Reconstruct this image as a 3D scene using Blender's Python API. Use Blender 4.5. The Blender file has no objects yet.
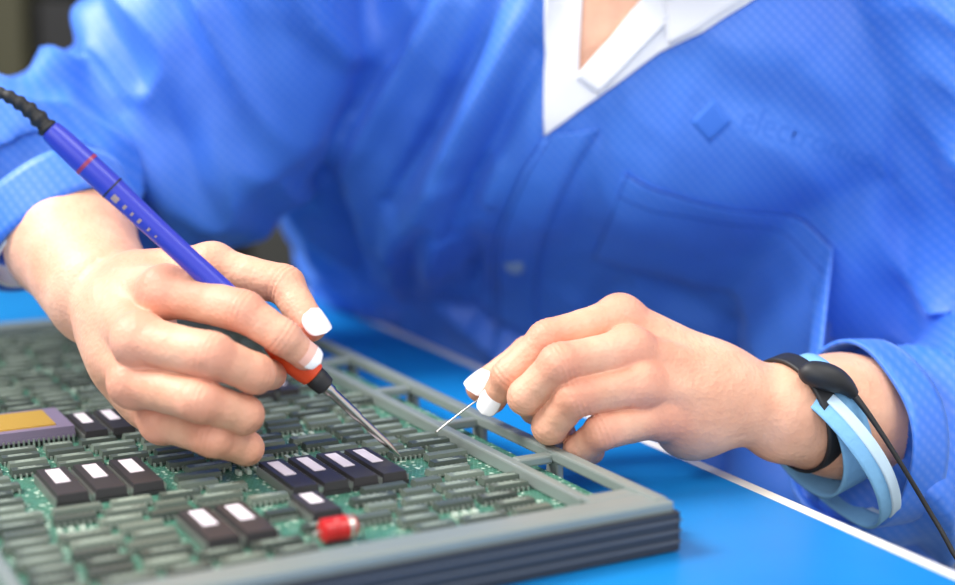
import bpy, bmesh, math, random
import numpy as np
from mathutils import Vector, Matrix, noise
from mathutils.bvhtree import BVHTree
random.seed(4); np.random.seed(4)
ZF=76.5   # bench reference plane height above the floor (cm)
def wc(p): return (p[0]*.01,p[1]*.01,(p[2]+ZF)*.01)
scn=bpy.context.scene
try:
    scn.view_settings.view_transform='Standard'; scn.view_settings.look='None'
except Exception: pass

# ---------------------------------------------------------------- materials
def srgb(r,g,b):
    f=lambda c:(c/255/12.92 if c/255<=.04045 else ((c/255+.055)/1.055)**2.4)
    return (f(r),f(g),f(b),1)
class M:
    def __init__(s,name,col=(200,200,200),rough=.5,metal=0,**k):
        s.m=bpy.data.materials.new(name); s.m.use_nodes=True
        s.nt=s.m.node_tree; s.b=s.nt.nodes['Principled BSDF']
        s.b.inputs['Base Color'].default_value=srgb(*col)
        s.b.inputs['Roughness'].default_value=rough
        s.b.inputs['Metallic'].default_value=metal
        for a,v in k.items(): s.b.inputs[a.replace('_',' ')].default_value=v
    def n(s,t,**k):
        x=s.nt.nodes.new(t)
        for a,v in k.items():
            if a in x.inputs: x.inputs[a].default_value=v
            else: setattr(x,a,v)
        return x
    def l(s,a,b): s.nt.links.new(a,b)
    def coord(s): return s.n('ShaderNodeTexCoord').outputs['Object']
    def ramp(s,src,stops):
        r=s.n('ShaderNodeValToRGB'); e=r.color_ramp.elements
        while len(e)<len(stops): e.new(.5)
        for i,(p,c) in enumerate(stops): e[i].position=p; e[i].color=srgb(*c)
        s.l(src,r.inputs['Fac']); return r.outputs['Color']
    def noise(s,scale,detail=3,vec=None):
        x=s.n('ShaderNodeTexNoise'); x.inputs['Scale'].default_value=scale; x.inputs['Detail'].default_value=detail
        s.l(vec if vec else s.coord(),x.inputs['Vector']); return x.outputs['Fac']
    def bump(s,h,strength=.2,dist=.001,prev=None):
        b=s.n('ShaderNodeBump'); b.inputs['Strength'].default_value=strength; b.inputs['Distance'].default_value=dist
        s.l(h,b.inputs['Height'])
        if prev: s.l(prev,b.inputs['Normal'])
        s.l(b.outputs['Normal'],s.b.inputs['Normal']); return b.outputs['Normal']
    def mix(s,fac,a,b,mode='MIX'):
        x=s.n('ShaderNodeMixRGB'); x.blend_type=mode
        for i,v in ((0,fac),(1,a),(2,b)):
            if hasattr(v,'is_output'): s.l(v,x.inputs[i])
            elif i==0: x.inputs[0].default_value=v
            else: x.inputs[i].default_value=srgb(*v)
        return x.outputs[0]
# coat
mc=M('blue_antistatic_cloth',(56,116,216),.5); mc.b.inputs['Sheen Weight'].default_value=.35; mc.b.inputs['Sheen Roughness'].default_value=.35
mc.b.inputs['Sheen Tint'].default_value=srgb(165,200,255)
def weave(m,cA,cB):
    co=m.coord()
    ws=[]
    for rot in ((0,.75,0),(0,-.75,0)):
        mp_=m.n('ShaderNodeMapping'); mp_.inputs['Rotation'].default_value=rot; m.l(co,mp_.inputs['Vector'])
        w=m.n('ShaderNodeTexWave'); w.bands_direction='X'; w.inputs['Scale'].default_value=66; w.inputs['Distortion'].default_value=0
        m.l(mp_.outputs[0],w.inputs['Vector']); ws.append(w)
    grid_=m.mix(.6,ws[0].outputs['Color'],ws[1].outputs['Color'],'MULTIPLY')
    base=m.ramp(m.noise(7,3),[(.3,cA),(.7,cB)])
    c=m.mix(.045,base,grid_,'SCREEN')
    m.l(c,m.b.inputs['Base Color'])
    p=m.bump(m.noise(30,4),.32,.004)
    m.bump(m.noise(420,2),.15,.0006,p)
weave(mc,(46,106,212),(64,126,224))
mstitch=M('stitching_thread',(32,78,178),.8)
mlogo=M('embroidery_thread',(56,116,216),.65)
mwhite=M('white_cotton',(240,242,246),.7); mwhite.bump(mwhite.noise(60,2),.1,.002)
# skin
ms=M('skin',(216,165,138),.52); ms.b.inputs['Subsurface Weight'].default_value=.12; ms.b.inputs['Subsurface Radius'].default_value=(.008,.0035,.002)
ms.b.inputs['Specular IOR Level'].default_value=.4
at=ms.n('ShaderNodeAttribute'); at.attribute_name='flush'
base=ms.ramp(ms.noise(34,5),[(.3,(210,154,126)),(.7,(230,180,152))])
ms.l(ms.mix(at.outputs['Fac'],base,(212,120,100)),ms.b.inputs['Base Color'])
v=ms.n('ShaderNodeTexVoronoi'); v.inputs['Scale'].default_value=420; ms.l(ms.coord(),v.inputs['Vector'])
p=ms.bump(v.outputs['Distance'],.3,.0006); ms.bump(ms.noise(120,5),.5,.0018,p)
mnail=M('nail_plate',(236,184,168),.25); mnailw=M('nail_white',(246,246,248),.25)
mblack=M('black_plastic',(30,31,34),.55); mcable=M('black_cable',(26,26,28),.55)
mpen=M('blue_handle_plastic',(52,62,184),.3); mor=M('orange_grip',(226,78,34),.4)
msteel=M('steel',(190,186,180),.25,1); mred=M('red_film',(190,34,36),.3); mpurple=M('maroon_ring',(150,50,90),.3)
mgold=M('gold_lid',(228,184,84),.4,.55); mcer=M('ceramic_package',(124,112,136),.4)
mgoldprint=M('gold_print',(175,150,140),.4)
mband=M('light_blue_elastic',(118,172,214),.85); mband.bump(mband.noise(200,2),.3,.002)
mbandw=M('pale_elastic_strap',(190,214,232),.85)
mbrass=M('brass',(190,140,60),.3,1)
# pcb
mp=M('pcb_green',(40,96,74),.35)
co=mp.coord()
br=mp.n('ShaderNodeTexBrick'); br.inputs['Scale'].default_value=130; br.inputs['Mortar Size'].default_value=.02
br.inputs['Color1'].default_value=srgb(26,84,66); br.inputs['Color2'].default_value=srgb(44,108,88); br.inputs['Mortar'].default_value=srgb(120,164,146)
mp.l(co,br.inputs['Vector'])
vo=mp.n('ShaderNodeTexVoronoi'); vo.inputs['Scale'].default_value=260; mp.l(co,vo.inputs['Vector'])
dots=mp.ramp(vo.outputs['Distance'],[(.2,(255,255,255)),(.3,(0,0,0))])
mp.l(mp.mix(dots,br.outputs['Color'],(190,208,192)),mp.b.inputs['Base Color'])
# chips (per-chip tone attribute)
mch=M('chip_epoxy',(80,86,80),.34); a=mch.n('ShaderNodeAttribute'); a.attribute_name='tone'
mch.l(mch.mix(a.outputs['Fac'],(46,56,52),(120,132,120)),mch.b.inputs['Base Color']); mch.bump(mch.noise(400,2),.15,.0005)
mdip=M('dark_dip_epoxy',(52,50,52),.4)
mpin=M('tinned_pins',(196,200,194),.3,.8); mmark=M('chip_marking',(176,190,176),.6); mlabel=M('paper_label',(226,216,224),.5)
mfr=M('frame_grey_paint',(138,148,144),.36,.3); mfr.bump(mfr.noise(90,3),.06,.001)
mfrd=M('frame_edge_dark',(46,48,54),.45); mfrs=M('frame_edge_strip',(92,94,100),.4)
mmat=M('blue_bench_mat',(8,120,200),.4)
mmat.l(mmat.ramp(mmat.noise(5,4),[(.3,(6,112,184)),(.7,(16,130,200))]),mmat.b.inputs['Base Color'])
medge=M('white_laminate',(226,222,214),.4); mleg=M('grey_metal',(120,124,128),.4,.6)

# ---------------------------------------------------------------- mesh helpers
def mk(name,verts,faces,mat,parent=None,smooth=True,recalc=False,attr=None,mats=None,fm=None,weld=0):
    me=bpy.data.meshes.new(name)
    me.from_pydata([wc(v) for v in verts],[],[tuple(int(i) for i in f) for f in faces])
    if mats:
        for m in mats: me.materials.append(m.m)
        if fm is not None: me.polygons.foreach_set('material_index',[int(x) for x in fm])
    else: me.materials.append(mat.m)
    if attr:
        at=me.attributes.new(attr[0],'FLOAT','POINT'); at.data.foreach_set('value',np.asarray(attr[1],dtype=np.float32))
    if recalc or weld:
        bm=bmesh.new(); bm.from_mesh(me)
        if weld: bmesh.ops.remove_doubles(bm,verts=bm.verts,dist=weld*.01)
        if recalc: bmesh.ops.recalc_face_normals(bm,faces=bm.faces)
        bm.to_mesh(me); bm.free()
    if smooth: me.polygons.foreach_set('use_smooth',[True]*len(me.polygons))
    me.update()
    o=bpy.data.objects.new(name,me); scn.collection.objects.link(o)
    if parent: o.parent=parent
    return o
def empty(name):
    o=bpy.data.objects.new(name,None); scn.collection.objects.link(o); o.empty_display_size=.05; return o
def cat(pts,n):
    P=[np.array(p,float) for p in pts]; out=[]
    for i in range(len(P)-1):
        p0=P[max(i-1,0)];p1=P[i];p2=P[i+1];p3=P[min(i+2,len(P)-1)]
        for k in range(n):
            f=k/n; out.append(.5*((2*p1)+(-p0+p2)*f+(2*p0-5*p1+4*p2-p3)*f*f+(-p0+3*p1-3*p2+p3)*f**3))
    out.append(P[-1]); return np.array(out)
def sweep(pr,n=8,seg=24,caps=True,smoothpath=True):
    """pr: list of (x,y,z,r)"""
    Q=cat(pr,n) if smoothpath else np.array(pr,float)
    P=Q[:,:3];R=Q[:,3]; T=np.gradient(P,axis=0); T/=np.linalg.norm(T,axis=1)[:,None]+1e-9
    up=np.array((0,0,1.)) if abs(T[0][2])<.9 else np.array((1.,0,0))
    V=[];F=[]; a=np.cross(T[0],up); a/=np.linalg.norm(a)
    for i in range(len(P)):
        a=a-T[i]*a.dot(T[i]); a/=np.linalg.norm(a); b=np.cross(T[i],a)
        for j in range(seg):
            t=2*math.pi*j/seg; V.append(P[i]+R[i]*(a*math.cos(t)+b*math.sin(t)))
    for i in range(len(P)-1):
        for j in range(seg):
            F.append((i*seg+j,i*seg+(j+1)%seg,(i+1)*seg+(j+1)%seg,(i+1)*seg+j))
    if caps: F.append(tuple(range(seg))[::-1]); F.append(tuple((len(P)-1)*seg+j for j in range(seg)))
    return V,F
def tube(name,pr,mat,parent=None,**k):
    V,F=sweep(pr,**k); return mk(name,V,F,mat,parent,recalc=True)
def lathe(name,axis0,axis1,prof,mat,parent,seg=28):
    a=np.array(axis0,float);b=np.array(axis1,float)
    T=(b-a)/np.linalg.norm(b-a); up=np.array((0,0,1.)) if abs(T[2])<.9 else np.array((1.,0,0))
    u=np.cross(T,up);u/=np.linalg.norm(u);w=np.cross(T,u);V=[];F=[]
    for t,r in prof:
        for j in range(seg):
            q=2*math.pi*j/seg; V.append(a+(b-a)*t+r*(u*math.cos(q)+w*math.sin(q)))
    n=len(prof)
    for i in range(n-1):
        for j in range(seg): F.append((i*seg+j,i*seg+(j+1)%seg,(i+1)*seg+(j+1)%seg,(i+1)*seg+j))
    F.append(tuple(range(seg))[::-1]); F.append(tuple((n-1)*seg+j for j in range(seg)))
    o=mk(name,V,F,mat,parent,recalc=True,smooth=True)
    try: o.data.set_sharp_from_angle(angle=.7)
    except Exception: pass
    return o
class Boxes:
    def __init__(s): s.V=[];s.F=[];s.m=[];s.a=[]
    def add(s,x0,x1,y0,y1,z0,z1,mi=0,tone=0,inset=0,fr=None):
        k=len(s.V); i=inset
        c=[(x0,y0,z0),(x1,y0,z0),(x1,y1,z0),(x0,y1,z0),(x0+i,y0+i,z1),(x1-i,y0+i,z1),(x1-i,y1-i,z1),(x0+i,y1-i,z1)]
        s.V+= [fr(*p) for p in c] if fr else c
        for f in ((0,3,2,1),(4,5,6,7),(0,1,5,4),(1,2,6,5),(2,3,7,6),(3,0,4,7)): s.F.append(tuple(k+q for q in f)); s.m.append(mi)
        s.a+=[tone]*8
    def make(s,name,mats,parent=None,attr=None,bevel=0):
        o=mk(name,s.V,s.F,None,parent,smooth=False,mats=mats,fm=s.m,attr=(attr,s.a) if attr else None)
        if bevel:
            b=o.modifiers.new('bevel','BEVEL'); b.width=bevel*.01; b.segments=2; b.limit_method='ANGLE'
        return o

# ---------------------------------------------------------------- signed-distance modelling
def nets(F,o,h):
    shp=np.array(F.shape); cs=shp-1; ids=[];pos=[];quads=[]
    for ax in range(3):
        A=np.take(F,range(shp[ax]-1),ax);B=np.take(F,range(1,shp[ax]),ax)
        idx=np.argwhere((A<0)!=(B<0)); va=A[tuple(idx.T)];vb=B[tuple(idx.T)]; t=va/(va-vb)
        p=idx.astype(float); p[:,ax]+=t
        o1,o2=[q for q in range(3) if q!=ax]; cl=[];ok=np.ones(len(idx),bool)
        for (u,w) in ((0,0),(1,0),(1,1),(0,1)):
            c=idx.copy(); c[:,o1]-=u;c[:,o2]-=w
            val=((c>=0)&(c<cs)).all(1); ok&=val
            fl=(c[:,0]*cs[1]+c[:,1])*cs[2]+c[:,2]; cl.append(fl); ids.append(fl[val]);pos.append(p[val])
        q=np.stack(cl,1)[ok]; s=(va[ok]<0)
        if ax==1: s=~s
        q[~s]=q[~s][:,::-1]; quads.append(q)
    ids=np.concatenate(ids);pos=np.concatenate(pos);quads=np.concatenate(quads)
    u,inv=np.unique(ids,return_inverse=True); cnt=np.bincount(inv)
    V=np.stack([np.bincount(inv,pos[:,k])/cnt for k in range(3)],1)*h+o
    return V,np.searchsorted(u,quads)
def cap(P,a,b,r1,r2):
    a=np.array(a,np.float32);b=np.array(b,np.float32);d=b-a;L=float(d@d)+1e-9
    q=[P[i]-a[i] for i in range(3)]
    t=np.clip((q[0]*d[0]+q[1]*d[1]+q[2]*d[2])/L,0,1)
    return np.sqrt((q[0]-t*d[0])**2+(q[1]-t*d[1])**2+(q[2]-t*d[2])**2)-(r1+(r2-r1)*t)
def ell(P,c,r):
    k=np.sqrt(sum(((P[i]-c[i])/r[i])**2 for i in range(3))); return (k-1)*min(r)
def smin(a,b,k):
    h=np.clip(k-np.abs(a-b),0,None)/k; return np.minimum(a,b)-h*h*k*.25
def grid(lo,hi,h):
    lo=np.array(lo);n=np.ceil((np.array(hi)-lo)/h).astype(int)+1
    ax=[(lo[i]+np.arange(n[i])*h).astype(np.float32) for i in range(3)]
    return lo,np.meshgrid(*ax,indexing='ij',sparse=True)
def hand(name,arm,fingers,thumb,palm,parent,h=.08,fat=1.06):
    fingers=[[q[:3]+(q[3]*fat,) for q in f] for f in fingers]
    allp=np.array([p[:3] for p in arm[1:]+sum(fingers,[])+thumb+palm])
    lo,P=grid(allp.min(0)-3.3,allp.max(0)+3.3,h)
    d=cap(P,arm[0][:3],arm[1][:3],arm[0][3],arm[1][3])
    for a,b in zip(arm[1:],arm[2:]): d=smin(d,cap(P,a[:3],b[:3],a[3],b[3]),1.0)
    W=arm[-1]
    for i,f in enumerate(fingers):
        w=np.array(W[:3])*.85+np.array(f[0][:3])*.15
        d=smin(d,cap(P,w,f[0][:3],1.75,f[0][3]*.92),.5)
    for q in palm: d=smin(d,cap(P,q[:3],q[:3],q[3],q[3]),1.4)
    d=smin(d,cap(P,thumb[0][:3],thumb[1][:3],thumb[0][3],thumb[1][3]),1.0)
    out=None
    for f in fingers+[thumb[1:]]:
        g=cap(P,f[0][:3],f[0][:3],f[0][3]*1.12,f[0][3]*1.12)
        for a,b in zip(f[:-1],f[1:]):
            mid=[(a[k]+b[k])/2 for k in range(3)]; rm=(a[3]+b[3])/2*.91
            s=smin(cap(P,a[:3],mid,a[3],rm),cap(P,mid,b[:3],rm,b[3]),.15)
            g=smin(g,s,.2)
        # skin creases across the joints
        for k in range(1,len(f)-1):
            j=np.array(f[k][:3]);t=np.array(f[k+1][:3])-np.array(f[k-1][:3]);t/=np.linalg.norm(t)
            qq=(P[0]-j[0])*t[0]+(P[1]-j[1])*t[1]+(P[2]-j[2])*t[2]
            rr=np.sqrt((P[0]-j[0])**2+(P[1]-j[1])**2+(P[2]-j[2])**2)
            m_=(rr<f[k][3]*1.5)
            g=g+m_*(.06*np.exp(-(qq/.08)**2)+.045*np.exp(-((qq-.25)/.07)**2)+.045*np.exp(-((qq+.25)/.07)**2))
        g=smin(d,g,.4)
        out=g if out is None else smin(out,g,.05)
    V,Q=nets(out,lo,h)
    fl=np.zeros(len(V))
    for f in fingers+[thumb]:
        for k,am,rr in ((0,.4,1.3),(1,.55,1.0),(2,.4,.9),(len(f)-1,.7,1.0)):
            c=np.array(f[k][:3]); fl=np.maximum(fl,am*np.exp(-(np.linalg.norm(V-c,axis=1)/(f[k][3]*rr*1.15))**4))
    o=mk(name,V,Q,ms,parent,attr=('flush',fl))
    s=o.modifiers.new('smooth','SMOOTH'); s.factor=.4; s.iterations=1
    return o
def nail(name,tip,dr,nr,r,L,mats,parent,frac=.65,wid=56):
    tip=np.array(tip);d=np.array(dr,float);d/=np.linalg.norm(d);n=np.array(nr,float);n-=d*n.dot(d);n/=np.linalg.norm(n);s=np.cross(d,n)
    V=[];F=[];m=[];U=14;K=14
    for j in range(K+1):
        for i in range(U+1):
            u=i/U*2-1;v=j/K
            y=(v-.5)*2; sw=max(.0,1-abs(y)**2.6)**.42   # rounded outline
            an=math.radians(u*wid*sw)
            V.append(tip+d*(y*L*.5)+s*math.sin(an)*r*1.02+n*(math.cos(an)*r*1.05-.12*max(0,y)**2*r+.02))
    for j in range(K):
        for i in range(U):
            k=j*(U+1)+i; F.append((k,k+1,k+U+2,k+U+1)); m.append(1 if (j+.5)/K>frac else 0)
    o=mk(name,V,F,None,parent,mats=mats,fm=m)
    q=o.modifiers.new('thick','SOLIDIFY'); q.thickness=.0007; q.offset=0
    return o

# ================================================================ PERSON
person=empty('lab_technician')
RH_f=[[(-15.6,73.9,9.0,1.2),(-11.4,71.9,8.38,1.0),(-9.44,71.5,7.16,.86),(-8.5,72.1,6.15,.7)],
      [(-16.43,71.6,7.0,1.22),(-12.6,69.4,6.75,1.06),(-10.7,70.3,5.65,.94),(-10.3,72.9,5.0,.75)],
      [(-16.8,71.7,4.9,1.16),(-13.1,69.1,4.6,1.02),(-11.3,70.4,3.6,.92),(-12.1,73.6,2.2,.75)],
      [(-15.7,72.7,2.7,1.05),(-12.8,70.2,2.5,.92),(-11.4,71.5,1.6,.82),(-12.2,74.2,1.3,.66)]]
RH_t=[(-18.0,78.6,8.8,1.6),(-13.9,77.6,9.6,1.25),(-10.0,76.6,8.9,1.05),(-8.5,74.9,7.1,.86)]
hand('right_hand',[(-27.2,92.5,14.6,4.0),(-23.9,87.0,9.9,3.6),(-20.6,80.9,7.7,3.0)],RH_f,RH_t,[(-18.4,77.3,6.6,2.5),(-17.6,75.6,5.0,2.2),(-16.4,74.8,3.3,1.6)],person)
LH_f=[[(7.5,77.6,6.85,1.2),(3.64,75.9,6.15,1.0),(1.58,75.6,4.3,.85),(.8,76.3,2.85,.68)],
      [(7.8,75.5,5.6,1.2),(4.13,73.4,5.4,1.04),(2.46,74.0,3.6,.9),(3.0,76.7,2.2,.75)],
      [(8.3,74.6,4.05,1.14),(4.88,73.1,3.8,1.0),(3.67,73.8,2.1,.88),(4.4,76.4,1.0,.74)],
      [(9.4,74.9,2.3,1.05),(6.3,73.3,1.95,.9),(5.2,74.2,.75,.78),(6.0,76.2,0.1,.66)]]
LH_t=[(12.2,80.2,3.7,1.6),(6.7,80.2,5.1,1.25),(2.85,79.6,4.6,1.02),(.2,78.1,3.1,.84)]
hand('left_hand',[(28,86.3,-1.2,3.9),(19.8,79.7,1.1,3.2),(16.4,77.8,1.75,2.7)],LH_f,LH_t,[(12.4,77.8,2.8,2.4),(11.2,76.6,1.5,1.9)],person)
nail('right_thumb_nail',(-8.4,74.8,6.95),(.55,-.3,-.75),(.6,-.72,.3),.86,1.45,[mnailw,mnailw],person,.4)
nail('right_index_nail',(-8.55,72.1,6.2),(.75,.3,-.7),(.25,-.9,.4),.73,1.45,[mnail,mnailw],person,.66)
nail('left_thumb_nail',(0.15,78.0,3.0),(-.72,-.4,-.5),(-.35,-.8,.5),.84,1.5,[mnailw,mnailw],person,.4)
nail('left_index_nail',(.78,76.25,2.8),(-.45,.1,-.9),(-.3,-.92,.15),.71,1.35,[mnailw,mnailw],person,.45)

# ---- coat: torso loft + sleeves, voxel-joined
secs=[((7,109,-30.5),27.5,16,28,0),((5.5,112,-14),26,13.5,27,5),((4.4,111.5,-1),26.0,12,25,18),((4.45,103.7,6),26,12,22,30),((6.0,95.8,12),26.5,12.5,20,36),((9,92.5,20),23.5,12,17,42),((9.5,93,25.5),17,9,15,45),((9,95,30),7.5,6.5,15,42)]
SV=np.array([list(a)+[b,c,d,e] for a,b,c,d,e in secs],float)
SS=cat(SV,9)
V=[];F=[];seg=72
for v in SS:
    y=math.radians(v[5]);l=math.radians(v[6]);w=v[3];dp=v[4]
    Fv=np.array((-math.sin(y)*math.cos(l),-math.cos(y)*math.cos(l),-math.sin(l)));Rv=np.array((-math.cos(y),math.sin(y),0))
    C=v[:3]-Fv*dp
    for j in range(seg):
        th=2*math.pi*j/seg;s=math.sin(th);c=math.cos(th);e=.85
        V.append(C-Rv*w*math.copysign(abs(s)**e,s)+Fv*dp*math.copysign(abs(c)**e,c))
n=len(SS)
for i in range(n-1):
    for j in range(seg): F.append((i*seg+j,i*seg+(j+1)%seg,(i+1)*seg+(j+1)%seg,(i+1)*seg+j))
F.append(tuple(range(seg)));F.append(tuple((n-1)*seg+j for j in range(seg)))
def joinm(V,F,v2,f2):
    k=len(V); return V+list(v2),F+[tuple(k+i for i in f) for f in f2]
sleeveR=[(-8,100,27,7.5),(-13,102.3,25.5,8.2),(-19.3,104.3,16.5,9.7),(-26.4,102.6,13.0,8.0),(-28.2,95.5,13.4,6.6),(-25.9,90.2,11.6,5.0)]
sleeveL=[(24,97,28,8),(29.4,94.6,26,9),(35,92.5,13.4,9.2),(37,92.8,-1.7,9),(28.5,86.5,-2.6,7.0),(21.6,81.0,-.5,5.0)]
filler=[(24,99,22,7.5),(26.5,100,12,8.2),(27,102,0,8.6),(26,104,-14,8.5)]
for sl in (sleeveR,sleeveL,filler):
    v2,f2=sweep(sl,n=10,seg=40); V,F=joinm(V,F,v2,f2)
tmp=mk('coat_tmp',V,F,mc,None,recalc=True)
r=tmp.modifiers.new('r','REMESH'); r.mode='VOXEL'; r.voxel_size=.0040
s=tmp.modifiers.new('s','SMOOTH'); s.factor=.6; s.iterations=18
dg=bpy.context.evaluated_depsgraph_get(); ev=tmp.evaluated_get(dg); me=bpy.data.meshes.new_from_object(ev)
nv=len(me.vertices); cov=np.zeros(nv*3);me.vertices.foreach_get('co',cov);cov=cov.reshape(-1,3)*100;cov[:,2]-=ZF
nov=np.zeros(nv*3);me.vertices.foreach_get('normal',nov);nov=nov.reshape(-1,3)
O=np.array((4,95,15.));A=np.array((.94,-.342,0));yy=math.radians(20);ll=math.radians(36)
Fc=np.array((-math.sin(yy)*math.cos(ll),-math.cos(yy)*math.cos(ll),-math.sin(ll)))
U=np.array((-math.sin(yy)*math.sin(ll),-math.cos(yy)*math.sin(ll),math.cos(ll)))
ab=np.stack([(cov-O)@A,(cov-O)@U],1)
def segd(p,a,b):
    a=np.array(a,float);b=np.array(b,float);d=b-a;t=((p-a)@d)/(d@d);tc=np.clip(t,0,1)
    return np.linalg.norm(p-(a+tc[:,None]*d),axis=1),tc
folds=[((.2,8),(-14.5,-13),.95,1.7),((-.3,5),(-8.5,-9),.75,-1.6),((-4.7,9),(-16.5,-5),1.0,1.7),((-2.2,8),(-12.5,-7),.7,-1.5),
 ((-7,-4),(-14,-20),1.0,1.4),((-5,-6),(-11,-22),.8,-1.3),((-8,7),(-18,-6),.85,-1.5),((-17,-2),(-19.5,-20),1.2,-1.6),((-13,-9),(-17,-22),.8,1.2),((-3.5,-2),(-8,-14),.7,.9),
 ((4,0),(-1.5,-16),2.0,-.8),((8,-20),(20,-9),2.0,.8),((6,-26),(22,-17),1.4,-1.2),((23.5,5),(23,-10),1.6,-.8),((16,4),(22,-4),1.5,.6),((-1,-20),(6,-30),2,.9),((-12,-22),(-4,-26),1.0,1.1),((-14,-20),(-5,-23),.7,-1.0),
 ((9,3.5),(21,-1),1.8,-.5),((3,-14),(14,-22),1.6,-.6),((2,-16),(-5,-27),1.0,-.8)]
front=np.clip(nov@Fc*1.6,0,1)
disp=np.zeros(nv)
for a,b,w,am in folds:
    dd,t=segd(ab,a,b); disp+=am*np.exp(-(dd/w)**2)*front*(.3+.7*np.sin(np.clip(t,.05,.95)*math.pi))
for i in range(nv):
    p=cov[i]
    side=min(1,max(0,(abs(ab[i,0]-2)-17)/7))
    q=Vector((p[0]*.08+p[2]*.05,p[1]*.08,p[2]*.08-p[0]*.05)); n1=noise.noise(q)
    q2=Vector((p[0]*.26+p[2]*.13,p[1]*.12,p[2]*.10-p[0]*.05)); n2=1-abs(noise.noise(q2))*2
    q3=Vector((p[0]*.45-p[2]*.1,p[1]*.3,p[2]*.18+p[0]*.1+9)); n3=noise.noise(q3)
    disp[i]+= n1*.9+ (n2-.5)*(.2+1.1*side)+n3*(.12+.3*side)
for el in ((-28,102,13),(37,92.8,-1)):
    el=np.array(el);r_=cov-el;R=np.linalg.norm(r_,axis=1)
    ph=np.arctan2(r_[:,2],r_[:,0]-.4*r_[:,1])
    disp+=.6*np.sin(ph*5+R*.2)*np.exp(-((R-11)/5)**2)
cov2=cov+nov*disp[:,None]
for i in range(nv): me.vertices[i].co=wc(cov2[i])
me.update(); me.polygons.foreach_set('use_smooth',[True]*len(me.polygons))
coat=bpy.data.objects.new('lab_coat',me); scn.collection.objects.link(coat); coat.parent=person
bpy.data.objects.remove(tmp)
bvh=BVHTree.FromPolygons([Vector(c) for c in cov2],[tuple(p.vertices) for p in me.polygons])
def chest(a,b,off=.1):
    o=O+A*a+U*b+Fc*30
    h=bvh.ray_cast(Vector(o),Vector(-Fc))
    if h[0] is None: return np.array(O+A*a+U*b-Fc*4)
    return np.array(h[0])+Fc*off
def patch(name,quads,mat,off=.1,N=14,thick=.12):
    V=[];F=[]
    for q in quads:
        q=[np.array(x,float) for x in q];k=len(V)
        for j in range(N+1):
            for i in range(N+1):
                u=i/N;v=j/N;p=(q[0]*(1-u)+q[1]*u)*(1-v)+(q[3]*(1-u)+q[2]*u)*v
                V.append(chest(p[0],p[1],off))
        for j in range(N):
            for i in range(N): F.append((k+j*(N+1)+i,k+j*(N+1)+i+1,k+(j+1)*(N+1)+i+1,k+(j+1)*(N+1)+i))
    o=mk(name,V,F,mat,person,weld=.02,recalc=True)
    if thick:
        s=o.modifiers.new('t','SOLIDIFY');s.thickness=thick*.01;s.offset=0
    return o
patch('chest_skin',[[(2.3,3.4),(8,6.5),(11,20),(2.0,20)]],ms,.12)
patch('shirt_front',[[(.3,.4),(2.6,3.8),(3.0,20),(1.0,20)],[(.3,.4),(7.6,4.6),(7.4,7.7),(2.6,3.8)],[(7.6,4.6),(14.5,7.4),(13,18),(7.4,7.7)]],mwhite,.25,18)
patch('shirt_collar_flap',[[(2.5,3.7),(3.8,2.8),(8.2,6.3),(7.4,8.0)],[(7.4,8.0),(8.2,5.2),(15.5,8.2),(13,18)]],mwhite,.6,14,.15)
def bez(pts,n=24): return [tuple(p) for p in cat(pts,n//(len(pts)-1))]
def strip(name,pts,w,mat,off,thick,dx=0):
    pts=bez(pts,32);Q=[]
    for a,b in zip(pts,pts[1:]): Q.append([(a[0]+dx,a[1]),(a[0]+dx+w,a[1]),(b[0]+dx+w,b[1]),(b[0]+dx,b[1])])
    return patch(name,Q,mat,off,4,thick)
pl=[(.3,.4),(-2.1,-3.2),(-6.2,-12.2),(-8.6,-22.3),(-8.2,-33)]
strip('coat_placket',pl,3.4,mc,.14,.22); strip('placket_stitching',pl,.09,mstitch,.27,.02,.45); strip('placket_fold_edge',pl,.12,mstitch,.25,.02,-.04)
patch('breast_pocket',[[(5.2,-2.2),(19.6,-9.0),(16.6,-18.8),(1,-12.2)]],mc,.08,24,.14)
def line(name,p,q,w,mat,off):
    d=np.array(q)-np.array(p,float);nn=np.array((-d[1],d[0]))/np.linalg.norm(d)*w/2
    return patch(name,[[tuple(np.array(p)-nn),tuple(np.array(q)-nn),tuple(np.array(q)+nn),tuple(np.array(p)+nn)]],mat,off,24,.02)
line('pocket_hem_stitching',(4.6,-3.9),(19.0,-10.6),.10,mstitch,.18)
line('pocket_top_edge',(5.2,-2.2),(19.6,-9.0),.18,mstitch,.18)
line('pocket_side_stitching',(5.3,-2.4),(1.2,-12.0),.08,mstitch,.18)
c=chest(-5.0,-13.6,.28)
lathe('snap_fastener',c,c+Fc*.16,[(0,.72),(.7,.72),(1,.6),(.7,.48),(.7,.3),(1,.2)],M('snap_metal',(170,195,225),.35,.6),person)
# embroidered diamond + lettering
tc=bpy.data.curves.new('lettering','FONT'); tc.body='electronics'; tc.size=1.9
to=bpy.data.objects.new('t',tc); scn.collection.objects.link(to); dg=bpy.context.evaluated_depsgraph_get()
tm=bpy.data.meshes.new_from_object(to.evaluated_get(dg)); ca,sa=math.cos(-.38),math.sin(-.38)
V=[]
for v in tm.vertices:
    x,y=v.co.x,v.co.y; V.append(chest(12.3+x*ca-y*sa,.3+x*sa+y*ca,.03))
mk('embroidered_lettering',V,[tuple(p.vertices) for p in tm.polygons],mlogo,person); bpy.data.objects.remove(to)
patch('embroidered_diamond',[[(10.6,-.4),(11.9,.7),(10.8,2.0),(9.5,.9)]],mlogo,.03,6,.02)
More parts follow.
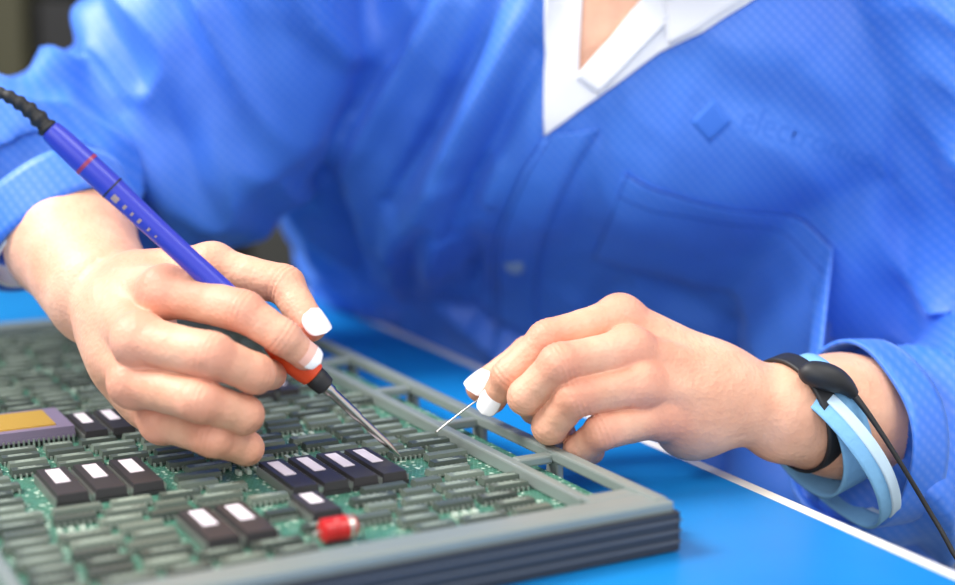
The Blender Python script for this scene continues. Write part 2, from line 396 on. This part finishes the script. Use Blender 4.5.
# cuffs
def ring(name,c,ax,r1,r2,width,mat,parent,thick=.15,upv=(0,0,1),flare=0,seg=64,wob=0):
    c=np.array(c,float);ax=np.array(ax,float);ax/=np.linalg.norm(ax);u=np.array(upv,float);u-=ax*u.dot(ax);u/=np.linalg.norm(u);w=np.cross(ax,u)
    V=[];F=[];K=6
    for k in range(K+1):
        s=(k/K-.5)*width
        for j in range(seg):
            t=2*math.pi*j/seg; g=1+flare*(k/K)+wob*math.sin(3*t+.8)+wob*.6*math.sin(5*t+k*.2)
            V.append(c+ax*s+u*r1*g*math.cos(t)+w*r2*g*math.sin(t))
    for k in range(K):
        for j in range(seg): F.append((k*seg+j,k*seg+(j+1)%seg,(k+1)*seg+(j+1)%seg,(k+1)*seg+j))
    o=mk(name,V,F,mat,parent); s=o.modifiers.new('t','SOLIDIFY');s.thickness=thick*.01;s.offset=0; return o
ring('right_cuff',(-25.1,88.7,10.7),(.5,-.42,-.7),4.9,4.8,3.0,mc,person,.25,wob=.03)
ring('right_cuff_lining',(-24.7,88.3,10.2),(.5,-.42,-.7),4.5,4.4,1.6,mwhite,person,.1,wob=.03)
ring('left_cuff',(21.4,80.8,-.4),(-.86,-.5,.1),5.1,4.95,2.6,mc,person,.25,wob=.03)
# neck, head, hair, legs
lo,P=grid((-6,78,24),(26,118,66),.4)
d=cap(P,(10,101,30),(8.5,96.5,40),5.6,5.2)
d=smin(d,ell(P,(7,94.5,50),(7.4,9,9.5)),2.5); d=smin(d,ell(P,(5.8,89.5,44.5),(5.4,6,6)),3)
d=smin(d,cap(P,(5.0,86.3,48.5),(4.3,83.9,46),.7,1.1),1.2)
for s in (-1,1):
    d=smin(d,ell(P,(7.3+s*7.2,94.5-s*2.2,47.5),(1,1.9,2.9)),.6)
    d=smin(d,ell(P,(5.4+s*2.9,86.8-s*1,50.5),(2.4,1.5,.7)),.8)
    d=-smin(-d,ell(P,(5.2+s*2.9,85.8-s*1,49),(1.6,1.0,.9)),.5)
V,Q=nets(d,lo,.4); mk('head',V,Q,ms,person,attr=('flush',np.zeros(len(V))))
mh=M('dark_hair',(48,34,28),.45); meye=M('eye',(235,235,235),.2); miris=M('iris',(50,35,28),.2); mlip=M('lips',(190,96,92),.4)
lo,P=grid((-6,80,34),(24,118,66),.4)
d=ell(P,(7.6,96.4,52),(8.4,9.4,9.6)); d=-smin(-d,ell(P,(4.8,84.6,47),(6.6,7,8)),.8); d=smin(d,ell(P,(9.6,104.5,50),(4,4,4)),1.5)
V,Q=nets(d,lo,.4); mk('hair',V,Q,mh,person)
def ball(name,c,r,mat,parent,sq=(1,1,1)):
    V=[];F=[];A_=14;B_=10
    for i in range(B_+1):
        for j in range(A_):
            p=math.pi*i/B_;t=2*math.pi*j/A_; V.append((c[0]+r*sq[0]*math.sin(p)*math.cos(t),c[1]+r*sq[1]*math.sin(p)*math.sin(t),c[2]+r*sq[2]*math.cos(p)))
    for i in range(B_):
        for j in range(A_): F.append((i*A_+j,i*A_+(j+1)%A_,(i+1)*A_+(j+1)%A_,(i+1)*A_+j))
    return mk(name,V,F,mat,parent,recalc=True)
for s,nm in ((-1,'right'),(1,'left')):
    ball(nm+'_eye',(5.6+s*2.9,87.1-s*1,48.9),1.15,meye,person); ball(nm+'_iris',(5.4+s*2.9,86.1-s*1,48.6),.45,miris,person)
    tube(nm+'_eyebrow',[(5.0+s*1.6,85.4-s*.5,51.2,.2),(5.0+s*3,85.3-s*1,51.7,.25),(5.2+s*4.6,86.4-s*1.6,51.1,.12)],mh,person,n=4,seg=8)
tube('lips',[(2.6,85.4,42.6,.25),(4.3,83.9,42.9,.55),(6.4,84.4,42.6,.25)],mlip,person,n=6,seg=10)
mtr=M('dark_trousers',(40,44,60),.8)
for s,nm in ((-1,'right'),(1,'left')):
    hx,hy=12+s*9*.88,122-s*9*.47
    kx,ky=hx-.47*38,hy-.88*38
    tube(nm+'_trouser_leg',[(hx,hy,-25,8.3),(hx-.47*12,hy-.88*12,-24.5,8),(kx,ky,-25,6.4),(kx+.5,ky+1,-34,5.8),(kx+2,ky+3,-72,4.6)],mtr,person,n=8,seg=24)
    tube(nm+'_shoe',[(kx+3,ky+6,-73.2,2.6),(kx+1.5,ky+2,-72.8,3.4),(kx-2,ky-6,-73.2,3.2),(kx-5,ky-12,-74,2.2)],mblack,person,n=6,seg=18)

# ================================================================ WRIST STRAP
st=empty('antistatic_wrist_strap')
ring('black_band',(17.1,78.15,1.65),(.86,.46,.22),3.15,3.1,1.0,mblack,st,.2)
ring('elastic_band',(18.2,78.7,.8),(.84,.42,.30),3.75,3.45,2.0,mband,st,.16,wob=.015)
ring('loose_strap',(19.4,78.2,-.4),(.78,.36,.52),4.5,4.0,.6,mbandw,st,.18,wob=.02)
ring('loose_strap_inner',(18.95,78.0,-.65),(.78,.36,.52),4.45,3.95,1.1,mband,st,.12,wob=.02)
tube('snap_clasp',[(16.9,76.0,4.4,.2),(17.0,75.9,4.4,.55),(17.6,75.7,4.35,.7),(18.4,75.7,4.1,.7),(19.1,75.9,3.7,.5),(19.6,76.0,3.2,.3)],mblack,st,n=5,seg=20)
tube('ground_cord',[(19.5,76.0,3.3,.2),(20.4,75.4,2.1,.15),(21.7,74.8,.1,.13),(23.3,74.4,-2.5,.13),(24.4,73.5,-4.5,.13),(27,71,-10,.13),(29,72,-30,.13),(27,80,-60,.13),(24,86,-76.2,.13)],mcable,st,n=8,seg=10)

# ================================================================ SOLDERING IRON
ir=empty('soldering_iron')
p0=np.array((-3.95,73.9,.5));p1=np.array((-20.76,72.3,17.4))
lathe('tip',p0,p1,[(0,.04),(.012,.1),(.03,.17),(.05,.2),(.12,.21),(.13,.26),(.2,.27),(.205,.33),(.222,.33)],msteel,ir)
lathe('collar',p0,p1,[(.215,.3),(.22,.52),(.24,.58),(.252,.58),(.256,.5)],mblack,ir)
lathe('grip_cone',p0,p1,[(.252,.5),(.256,.66),(.275,.76),(.31,.85),(.345,.84),(.37,.7),(.372,.62)],mor,ir)
lathe('handle',p0,p1,[(.37,.5),(.372,.66),(.39,.66),(.5,.58),(.62,.54),(.7,.55),(.8,.6),(.82,.63),(.9,.63),(.96,.6),(.985,.54),(.99,.4)],mpen,ir)
lathe('maroon_ring',p0,p1,[(.885,.5),(.885,.65),(.893,.65),(.893,.5)],mpurple,ir)
lathe('ring_groove',p0,p1,[(.818,.5),(.818,.64),(.822,.64),(.822,.5)],mblack,ir)
dd=(p1-p0)/np.linalg.norm(p1-p0); fn=np.array((-.25,-.95,-.1));fn-=dd*fn.dot(dd);fn/=np.linalg.norm(fn);sd=np.cross(dd,fn)
V=[];F=[]
for k,(t,w,hh) in enumerate(((.80,.36,.26),(.775,.16,.2),(.755,.12,.16),(.735,.16,.2),(.71,.12,.16),(.69,.1,.1))):
    for i in range(5):
        an=(i/4-.5)*hh*2.2
        for e in (-1,1): V.append(p0+(p1-p0)*(t)+dd*e*w*.5+(fn*math.cos(an)+sd*math.sin(an))*(.6 if t<.79 else .625))
    for i in range(4): b=k*10+i*2; F.append((b,b+1,b+3,b+2))
mk('printed_marking',V,F,mgoldprint,ir)
q=[]
Pc=cat([(-20.5,72.3,17.1,.45),(-21.4,72.2,18.1,.36),(-22.5,72.1,18.85,.28),(-23.6,72.5,19.1,.22)],10)
for i,c in enumerate(Pc):
    q.append((c[0],c[1],c[2],c[3]*(1.15 if (i//2)%2 else .9)))
tube('strain_relief',q,mcable,ir,smoothpath=False,seg=18)
tube('power_cord',[(-23.3,72.4,19.05,.2),(-25.2,73.6,19.1,.2),(-29,76,16.5,.2),(-33.5,76,9,.2),(-38,72,1,.2),(-42,66,-1.1,.2),(-60,60,-1.15,.2)],mcable,ir,n=8,seg=12)
tube('solder_wire',[(-2.2,76.4,1.05,.045),(-1.2,76.7,1.8,.045),(0.2,77.1,2.75,.045),(2.2,77.8,3.6,.045),(5,78.2,3.6,.045)],msteel,None,n=8,seg=8)

# ================================================================ CIRCUIT BOARD
cb=empty('circuit_board')
ex=np.array((.88,.475,0));ex/=np.linalg.norm(ex);ey=np.array((-ex[1],ex[0],0));C0=np.array((8.9,65.1,0))
def B(x,y,z): return C0+ex*x+ey*y+np.array((0,0,z))
bx=Boxes(); bx.add(-30,-1,.5,56,-.25,0,fr=B); bx.make('pcb',[mp],cb)
fr=Boxes()
f=lambda *a,**k: fr.add(*a,fr=B,**k)
f(-31,0,0,.5,-1.4,.95); f(-31,0,.5,1.9,.4,.9)          # front ledge
f(-3.2,0,1.9,3.0,.4,.85)
f(-.7,0,.5,56,.4,1.0); f(-3.2,-2.6,2.5,56,.0,.75)          # right rail bars
f(-.6,-.05,.5,56,-1.4,-.6)
f(-31,-30.3,.5,56,.35,1.0); f(-28.6,-28,2,56,0,.75); f(-31,0,55.5,57,-1.4,1.0)
for y in (9.5,17.5,26,35,44,53): f(-2.7,-.6,y,y+.7,.3,.8); f(-30.4,-28.3,y,y+.7,.3,.8)
for y in (9.5,17.5,26,35,44,53): f(-.55,-.1,y-.2,y+.9,-.65,.4)
fo=fr.make('frame',[mfr],cb,bevel=.12)
ed=Boxes()
ed.add(-31,-.0,-.22,.02,-1.35,.5,fr=B); ed.add(-.02,.2,-.22,3,-1.35,.5,fr=B)
ed.make('edge_connector_body',[mfrd],cb,bevel=.06)
ed=Boxes()
for z in (.05,-.45,-.95): ed.add(-30.8,.1,-.27,-.2,z,z+.1,fr=B); ed.add(.18,.25,-.27,2.8,z,z+.1,fr=B)
ed.make('edge_connector_strips',[mfrs],cb)
lathe('corner_screw',B(.2,2.2,-.4),B(1.3,2.2,-.4),[(0,.2),(.3,.2),(.3,.38),(.55,.42),(.6,.3),(.8,.3),(.95,.2),(1,.05)],mbrass,cb)
big=[]
def dip(x,y,w,L,label=True,body=None):
    body.add(x-w/2,x+w/2,y-L/2,y+L/2,.22,.64,mi=0,inset=.05,fr=B)
    body.add(x-w/2-.05,x+w/2+.05,y-L/2-.05,y+L/2+.05,0,.2,mi=0,fr=B)
    k=int(L/.254)
    for i in range(k):
        yy=y-L/2+.14+i*.254
        for s in (-1,1): body.add(x+s*(w/2+.06)-.05,x+s*(w/2+.06)+.05,yy-.045,yy+.045,0,.45,mi=1,fr=B)
    if label: body.add(x-w*.23,x+w*.23,y-L*.08,y+L*.42,.64,.66,mi=2,fr=B)
    else: body.add(x-w*.1,x+w*.1,y-L*.35,y+L*.1,.64,.645,mi=3,fr=B)
    big.append((x,y,w,L))
db=Boxes()
for i in range(4): dip(-13.4+i*1.55,13.4,1.3,4.9,True,db)
for i in range(3): dip(-23.4+i*1.8,17.4,1.5,4.7,True,db)
for i in range(2): dip(-19.2+i*1.7,8.0,1.45,4.4,True,db)
dip(-13.9,8.6,1.4,3.0,True,db)
for i in range(3): dip(-19.6+i*1.5,27.8,1.25,4.4,True,db)
for i in range(2): dip(-8.5+i*1.5,31,1.25,3.2,True,db)
db.make('socketed_chips',[mdip,mpin,mlabel,mmark],cb)
g=Boxes(); g.add(-25.4,-20.6,26.2,30.8,.3,.9,mi=0,inset=.05,fr=B); g.add(-24.6,-21.5,26.8,30.2,.9,.98,mi=1,fr=B); g.add(-25.2,-20.8,26.4,30.6,0,.3,mi=2,fr=B)
for i in range(18):
    x=-25.2+i*.262
    for y in (26.15,30.8): g.add(x-.05,x+.05,y-.05,y+.05,0,.45,mi=3,fr=B)
g.make('ceramic_processor',[mcer,mgold,mdip,mpin],cb); big.append((-23,28.5,4.8,4.6))
big.append((-14.4,4.6,2.6,1.3))
lathe('red_capacitor',B(-15.3,4.6,.62),B(-13.7,4.6,.62),[(0,.1),(0,.42),(.06,.54),(.35,.54),(.38,.48),(.42,.54),(.92,.54),(1,.42),(1,.1)],mred,cb)
lathe('capacitor_ring',B(-14.1,4.6,.62),B(-13.9,4.6,.62),[(0,.4),(0,.555),(1,.555),(1,.4)],mpin,cb)
for s in (-1,1): tube('capacitor_lead_%s'%('a' if s<0 else 'b'),[tuple(B(-14.5+s*.8,4.6,.62))+(.05,),tuple(B(-14.5+s*1.1,4.6,.57))+(.05,),tuple(B(-14.5+s*1.2,4.6,0))+(.05,)],mpin,cb,n=4,seg=8)
ch=Boxes()
y=2.6;row=0
while y<54.8:
    x=-27.6+(row%2)*.22
    while x<-4.4:
        L=random.choice((1.95,1.95,1.95,1.5,2.3)); w=.68
        cx=x+L/2
        if not any(abs(cx-bx_)<(bw+L)/2+.06 and abs(y-by)<(bl+w)/2+.04 for bx_,by,bw,bl in big):
            if random.random()>.07:
                tn=random.random()**1.3*.8+.1
                ch.add(cx-L/2,cx+L/2,y-w/2,y+w/2,.08,.40,mi=0,tone=tn,inset=.06,fr=B)
                for i in range(7):
                    xx=cx-L/2+.14+i*(L-.28)/6
                    for s in (-1,1): ch.add(xx-.05,xx+.05,y+s*(w/2+.07)-.08,y+s*(w/2+.07)+.08,0,.2,mi=1,fr=B)
                if random.random()<.85: ch.add(cx-L*.32,cx+L*.3,y-.12,y-.06,.40,.404,mi=2,fr=B); ch.add(cx-L*.3,cx+L*.15,y+.06,y+.12,.40,.404,mi=2,fr=B)
            else:
                for k in range(3): ch.add(cx-.7+k*.5,cx-.5+k*.5,y-.25,y+.25,0,.22,mi=2,fr=B)
        x+=L+.38
    y+=1.24; row+=1
ch.make('surface_mount_chips',[mch,mpin,mmark],cb,attr='tone')

# ================================================================ TABLE
tb=empty('work_bench')
tv=np.array((-.455,.89,0));tv/=np.linalg.norm(tv);nv_=np.array((tv[1],-tv[0],0));E0=np.array((13.2,78.9,0))
def T(n_,s_,z): return E0+nv_*n_+tv*s_+np.array((0,0,z))
b=Boxes(); b.add(-80,0,-80,95,-4.5,-1.6,fr=T); b.make('table_top',[medge],tb,bevel=.25)
b=Boxes(); b.add(-79,-1.3,-79,94,-1.62,-1.42,fr=T); b.make('antistatic_mat',[mmat],tb,bevel=.06)
b=Boxes()
for n_ in (-76,-8):
    for s_ in (-76,88): b.add(n_,n_+4,s_,s_+4,-76.5,-4.5,fr=T)
b.make('table_legs',[mleg],tb)
# stool
so=empty('work_stool')
lathe('stool_seat',(13,124,-38),(13,124,-33.4),[(0,.1),(0,17),(.2,19),(.8,19),(1,17.5),(1,.1)],mblack,so,40)
lathe('stool_post',(13,124,-74),(13,124,-37),[(0,3.5),(.1,3.5),(.1,2),(1,2)],mleg,so)
for k in range(5):
    an=k*2*math.pi/5; tube('stool_foot_%d'%k,[(13,124,-71,2),(13+28*math.cos(an),124+28*math.sin(an),-74.6,1.6)],mleg,so,n=3,seg=10)

# ================================================================ ROOM
mwall=M('wall_paint',(120,118,106),.8); mwall.bump(mwall.noise(40,3),.05,.002); mfloor=M('floor_vinyl',(120,122,118),.5); mfloor.l(mfloor.ramp(mfloor.noise(4,5),[(.3,(108,110,106)),(.7,(136,138,132))]),mfloor.b.inputs['Base Color'])
mceil=M('ceiling_paint',(236,236,232),.9)
b=Boxes(); b.add(-320,320,-220,380,-82,-76.5); b.make('floor',[mfloor])
b=Boxes(); b.add(-320,320,372,380,-76.5,200); b.make('wall_back',[mwall])
b=Boxes(); b.add(-320,-312,-220,372,-76.5,200); b.make('wall_left',[mwall])
b=Boxes(); b.add(-320,320,-220,380,200,206); b.make('ceiling',[mceil])
rk=empty('storage_rack'); mr=M('rack_dark_metal',(34,34,32),.6); mb1=M('olive_bin',(66,64,44),.7); mb2=M('black_bin',(20,20,22),.6); mb3=M('charcoal_bin',(50,50,46),.6)
b=Boxes()
for x in (-150,20):
    for y in (262,300): b.add(x,x+4,y,y+4,-76.5,110)
for z in (-60,-25,5,38,72,106): b.add(-150,24,262,304,z,z+3)
b.add(-150,24,303,305,-76,110)
b.make('rack_frame',[mr],rk)
b=Boxes()
for z in (-57,-22,8,41,75):
    x=-144
    while x<8:
        w=random.uniform(6,12); b.add(x,x+w,266,296,z,z+random.uniform(16,27),mi=random.choice((0,1,1,2))); x+=w+2
b.make('storage_bins',[mb1,mb2,mb3],rk,bevel=.5)

# ================================================================ LIGHTS
def area(name,loc,target,size,power,col=(1,1,1),sy=None):
    l=bpy.data.lights.new(name,'AREA'); l.energy=power; l.color=col; l.shape='RECTANGLE'; l.size=size; l.size_y=sy or size
    o=bpy.data.objects.new(name,l); scn.collection.objects.link(o); o.location=Vector(wc(loc)); d=Vector(wc(target))-o.location
    o.rotation_euler=d.to_track_quat('-Z','Y').to_euler(); return o
area('ceiling_light_left',(-140,80,160),(-5,85,5),.8,72,(1,.97,.93))
area('ceiling_light_right',(90,20,185),(10,90,5),1.2,30,(1,.98,.96))
area('window_light',(-60,-120,110),(5,95,10),1.8,26,(.98,.98,1))
w=bpy.data.worlds.new('w'); scn.world=w; w.use_nodes=True; bg=w.node_tree.nodes['Background']; bg.inputs[0].default_value=(.96,.97,1,1); bg.inputs[1].default_value=1.12
cam=bpy.data.cameras.new('camera'); co_=bpy.data.objects.new('camera',cam); scn.collection.objects.link(co_); scn.camera=co_
co_.location=wc((0,0,22)); co_.rotation_euler=(math.radians(80),0,0); cam.sensor_width=36; cam.lens=36*1500/955; cam.clip_start=.02
cam.dof.use_dof=True; cam.dof.focus_distance=.77; cam.dof.aperture_fstop=3.0
